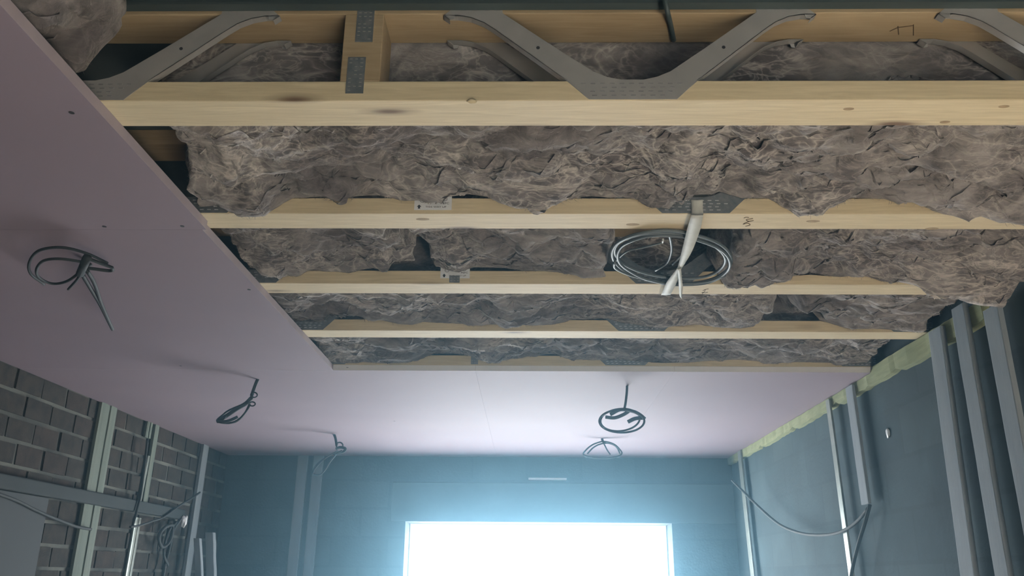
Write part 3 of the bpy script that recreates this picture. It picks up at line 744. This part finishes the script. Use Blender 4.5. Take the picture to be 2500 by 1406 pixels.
vstrip('metal_capping', 'thin metal capping on the right wall left of the short batten', 'capping', xr, ((2020, 978), (2028, 974), (2087, 1405), (2076, 1405)), 0.010, 'capping', 'thin metal cappings', toward=-1)
vstrip('metal_capping', 'thin pale strip in the far corner of the right wall', 'capping', xr, ((1804, 1102), (1811, 1099), (1845, 1405), (1836, 1405)), 0.012, 'capping', 'thin metal cappings', toward=-1)
cable('loose_cable', 'grey cable swagging across the right wall from the short batten', 'cable', [
    ([on(1787, 1172, 0, 1.50), on(1810, 1195, 0, 1.54), on(1850, 1235, 0, 1.58), on(1900, 1278, 0, 1.60), on(1950, 1300, 0, 1.62), on(2000, 1306, 0, 1.625), on(2050, 1299, 0, 1.63), on(2090, 1275, 0, 1.64), on(2120, 1240, 0, 1.645)], 0.0085, False)], 'cable')
cable('loose_cable', 'grey cable dropping from the short batten towards the thin capping', 'cable', [
    ([on(2124, 1232, 0, 1.645), on(2112, 1275, 0, 1.63), on(2098, 1320, 0, 1.62), on(2086, 1365, 0, 1.615), on(2078, 1406, 0, 1.61), on(2076, 1440, 0, 1.61)], 0.0085, False)], 'cable')
bm = bmesh.new(); p = on(2170, 1057, 0, XR); blob(bm, p + Vector((-0.004, 0, 0)), .006, .018, .022, 5, sub=2)
tag(link_mesh('mortar_dab', bm, MAT['white'], smooth=True), 'tiny pale dab of mortar on the right wall', 'mortar dab')

# ------------------------------------------------------------------ far wall battens
vstrip('batten', 'left one of the two pale battens on the far wall', 'batten', YF, ((731, 1106), (753, 1106), (727, 1405), (700, 1405)), 0.022, 'batten', BG, ax=1, toward=-1)
vstrip('batten', 'right one of the two pale battens on the far wall, behind a cable loop', 'batten', YF, ((769, 1106), (791, 1106), (766, 1405), (739, 1405)), 0.022, 'batten', BG, ax=1, toward=-1)

# ------------------------------------------------------------------ left wall
xl = XL + 0.006
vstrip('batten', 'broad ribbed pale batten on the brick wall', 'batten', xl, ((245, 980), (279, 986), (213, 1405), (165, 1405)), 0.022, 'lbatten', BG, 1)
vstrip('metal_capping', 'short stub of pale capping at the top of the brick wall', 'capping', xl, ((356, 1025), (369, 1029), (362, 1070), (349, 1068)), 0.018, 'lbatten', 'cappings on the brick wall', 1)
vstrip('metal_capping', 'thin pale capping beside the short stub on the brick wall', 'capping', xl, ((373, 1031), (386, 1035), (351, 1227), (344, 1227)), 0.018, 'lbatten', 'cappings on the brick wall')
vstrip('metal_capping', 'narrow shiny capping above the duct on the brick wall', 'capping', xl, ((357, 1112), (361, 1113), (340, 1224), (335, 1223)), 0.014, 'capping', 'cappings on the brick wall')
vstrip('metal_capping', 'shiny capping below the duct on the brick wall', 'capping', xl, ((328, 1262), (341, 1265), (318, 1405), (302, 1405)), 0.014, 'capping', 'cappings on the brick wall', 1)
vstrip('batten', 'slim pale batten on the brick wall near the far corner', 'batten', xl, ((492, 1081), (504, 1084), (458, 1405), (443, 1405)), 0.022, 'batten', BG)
vstrip('leaning_stud', 'thinner pale stud standing up in the far left corner', 'stud', 6.2, ((478, 1315), (493, 1314), (497, 1405), (482, 1405)), 0.04, 'batten', 'studs in the far left corner', ax=1, toward=-1)
vstrip('leaning_stud', 'thicker pale stud standing up in the far left corner', 'stud', 6.4, ((507, 1302), (527, 1299), (529, 1405), (509, 1405)), 0.05, 'batten', 'studs in the far left corner', ax=1, toward=-1)
# flat duct across the brick wall
xd = XL + 0.045
bm = bmesh.new()
A = [on(-160, 1150, 0, xd), on(450, 1259, 0, xd), on(450, 1275, 0, xd), on(-160, 1212, 0, xd)]
y0_, y1_ = A[0].y, A[1].y; zt_, zl_ = on(200, 1194, 0, xd).z, on(230, 1232, 0, xd).z
bm = bevbox((XL + .008, 2.6, zl_), (XL + .05, A[1].y, zt_), 0.008, 3)
tag(link_mesh('flat_duct', bm, MAT['duct']), 'blue-grey flat duct running level across the brick wall', 'duct')
bm = bmesh.new(); p = on(449, 1272, 0, XL + .06)
blob(bm, p, .02, .03, .045, 9, sub=3)
tag(link_mesh('foam_lump', bm, MAT['white'], smooth=True), 'small white lump at the end of the duct', 'lump')
xw = XL + 0.05
cable('wall_cable', 'dark cable tied across the broad ribbed batten', 'cable', [(pth([(-20, 1200), (40, 1222), (80, 1242), (115, 1258), (150, 1272), (185, 1285), (222, 1292)], 0, xw), 0.008, False)])
cable('wall_cable', 'dark cable running down between the shiny cappings on the brick wall', 'cable', [
    (pth([(360, 1070), (356, 1110), (350, 1160), (343, 1210), (337, 1235), (330, 1262), (322, 1290)], 0, xw + .012), 0.008, False),
    (pth([(318, 1286), (335, 1284), (350, 1280), (375, 1271)], 0, xw + .02), 0.007, False)])
cable('wall_cable', 'dark cable slung behind the slim batten towards the corner', 'cable', [
    (pth([(372, 1272), (400, 1262), (430, 1240), (455, 1224), (470, 1215), (488, 1202)], 0, xw + .01), 0.007, False)])
cable('wall_cable', 'tangle of dark cables drooping below the duct end', 'cable', [
    (pth([(440, 1268), (425, 1290), (415, 1330), (405, 1370), (398, 1406), (396, 1440)], 0, xw), 0.012, False),
    (pth([(420, 1282), (400, 1290), (388, 1310), (395, 1335), (412, 1325), (420, 1300)], 0, xw + .02), 0.011, True),
    (pth([(430, 1275), (410, 1300), (400, 1350), (410, 1380)], 0, xw + .01), 0.009, False)])
# pale panel leaning at the far left
bm = bevbox((XL + .012, 3.3, 0.0), (XL + .04, on(118, 1230, 0, XL + .04).y, on(60, 1205, 0, XL + .04).z), 0.004)
tag(link_mesh('plasterboard_offcut', bm, mottled('dusty_panel', (0.028, 0.036, 0.044), (0.04, 0.05, 0.058), 2, 0.8, 0.1)), 'dull grey panel standing against the brick wall at the lower left', 'panel')

# ------------------------------------------------------------------ added haze: puts the veil and lens glare into the air
bm = bmesh.new(); box(bm, (XL + .01, YR + .01, 0.01), (XR - .003, YF - .04, CEIL - BT - .001))
hm = bpy.data.materials.new('glare_haze'); hm.use_nodes = True; nt = hm.node_tree; nt.nodes.clear()
vo = nt.nodes.new('ShaderNodeVolumeScatter'); vo.inputs['Color'].default_value = (0.38, 0.74, 1.0, 1); vo.inputs['Density'].default_value = 0.036; vo.inputs['Anisotropy'].default_value = 0.84
ou = nt.nodes.new('ShaderNodeOutputMaterial'); nt.links.new(vo.outputs[0], ou.inputs['Volume'])
tag(link_mesh('haze', bm, hm), 'bluish haze added below the joists for veil and glare', 'haze', kind='stuff')
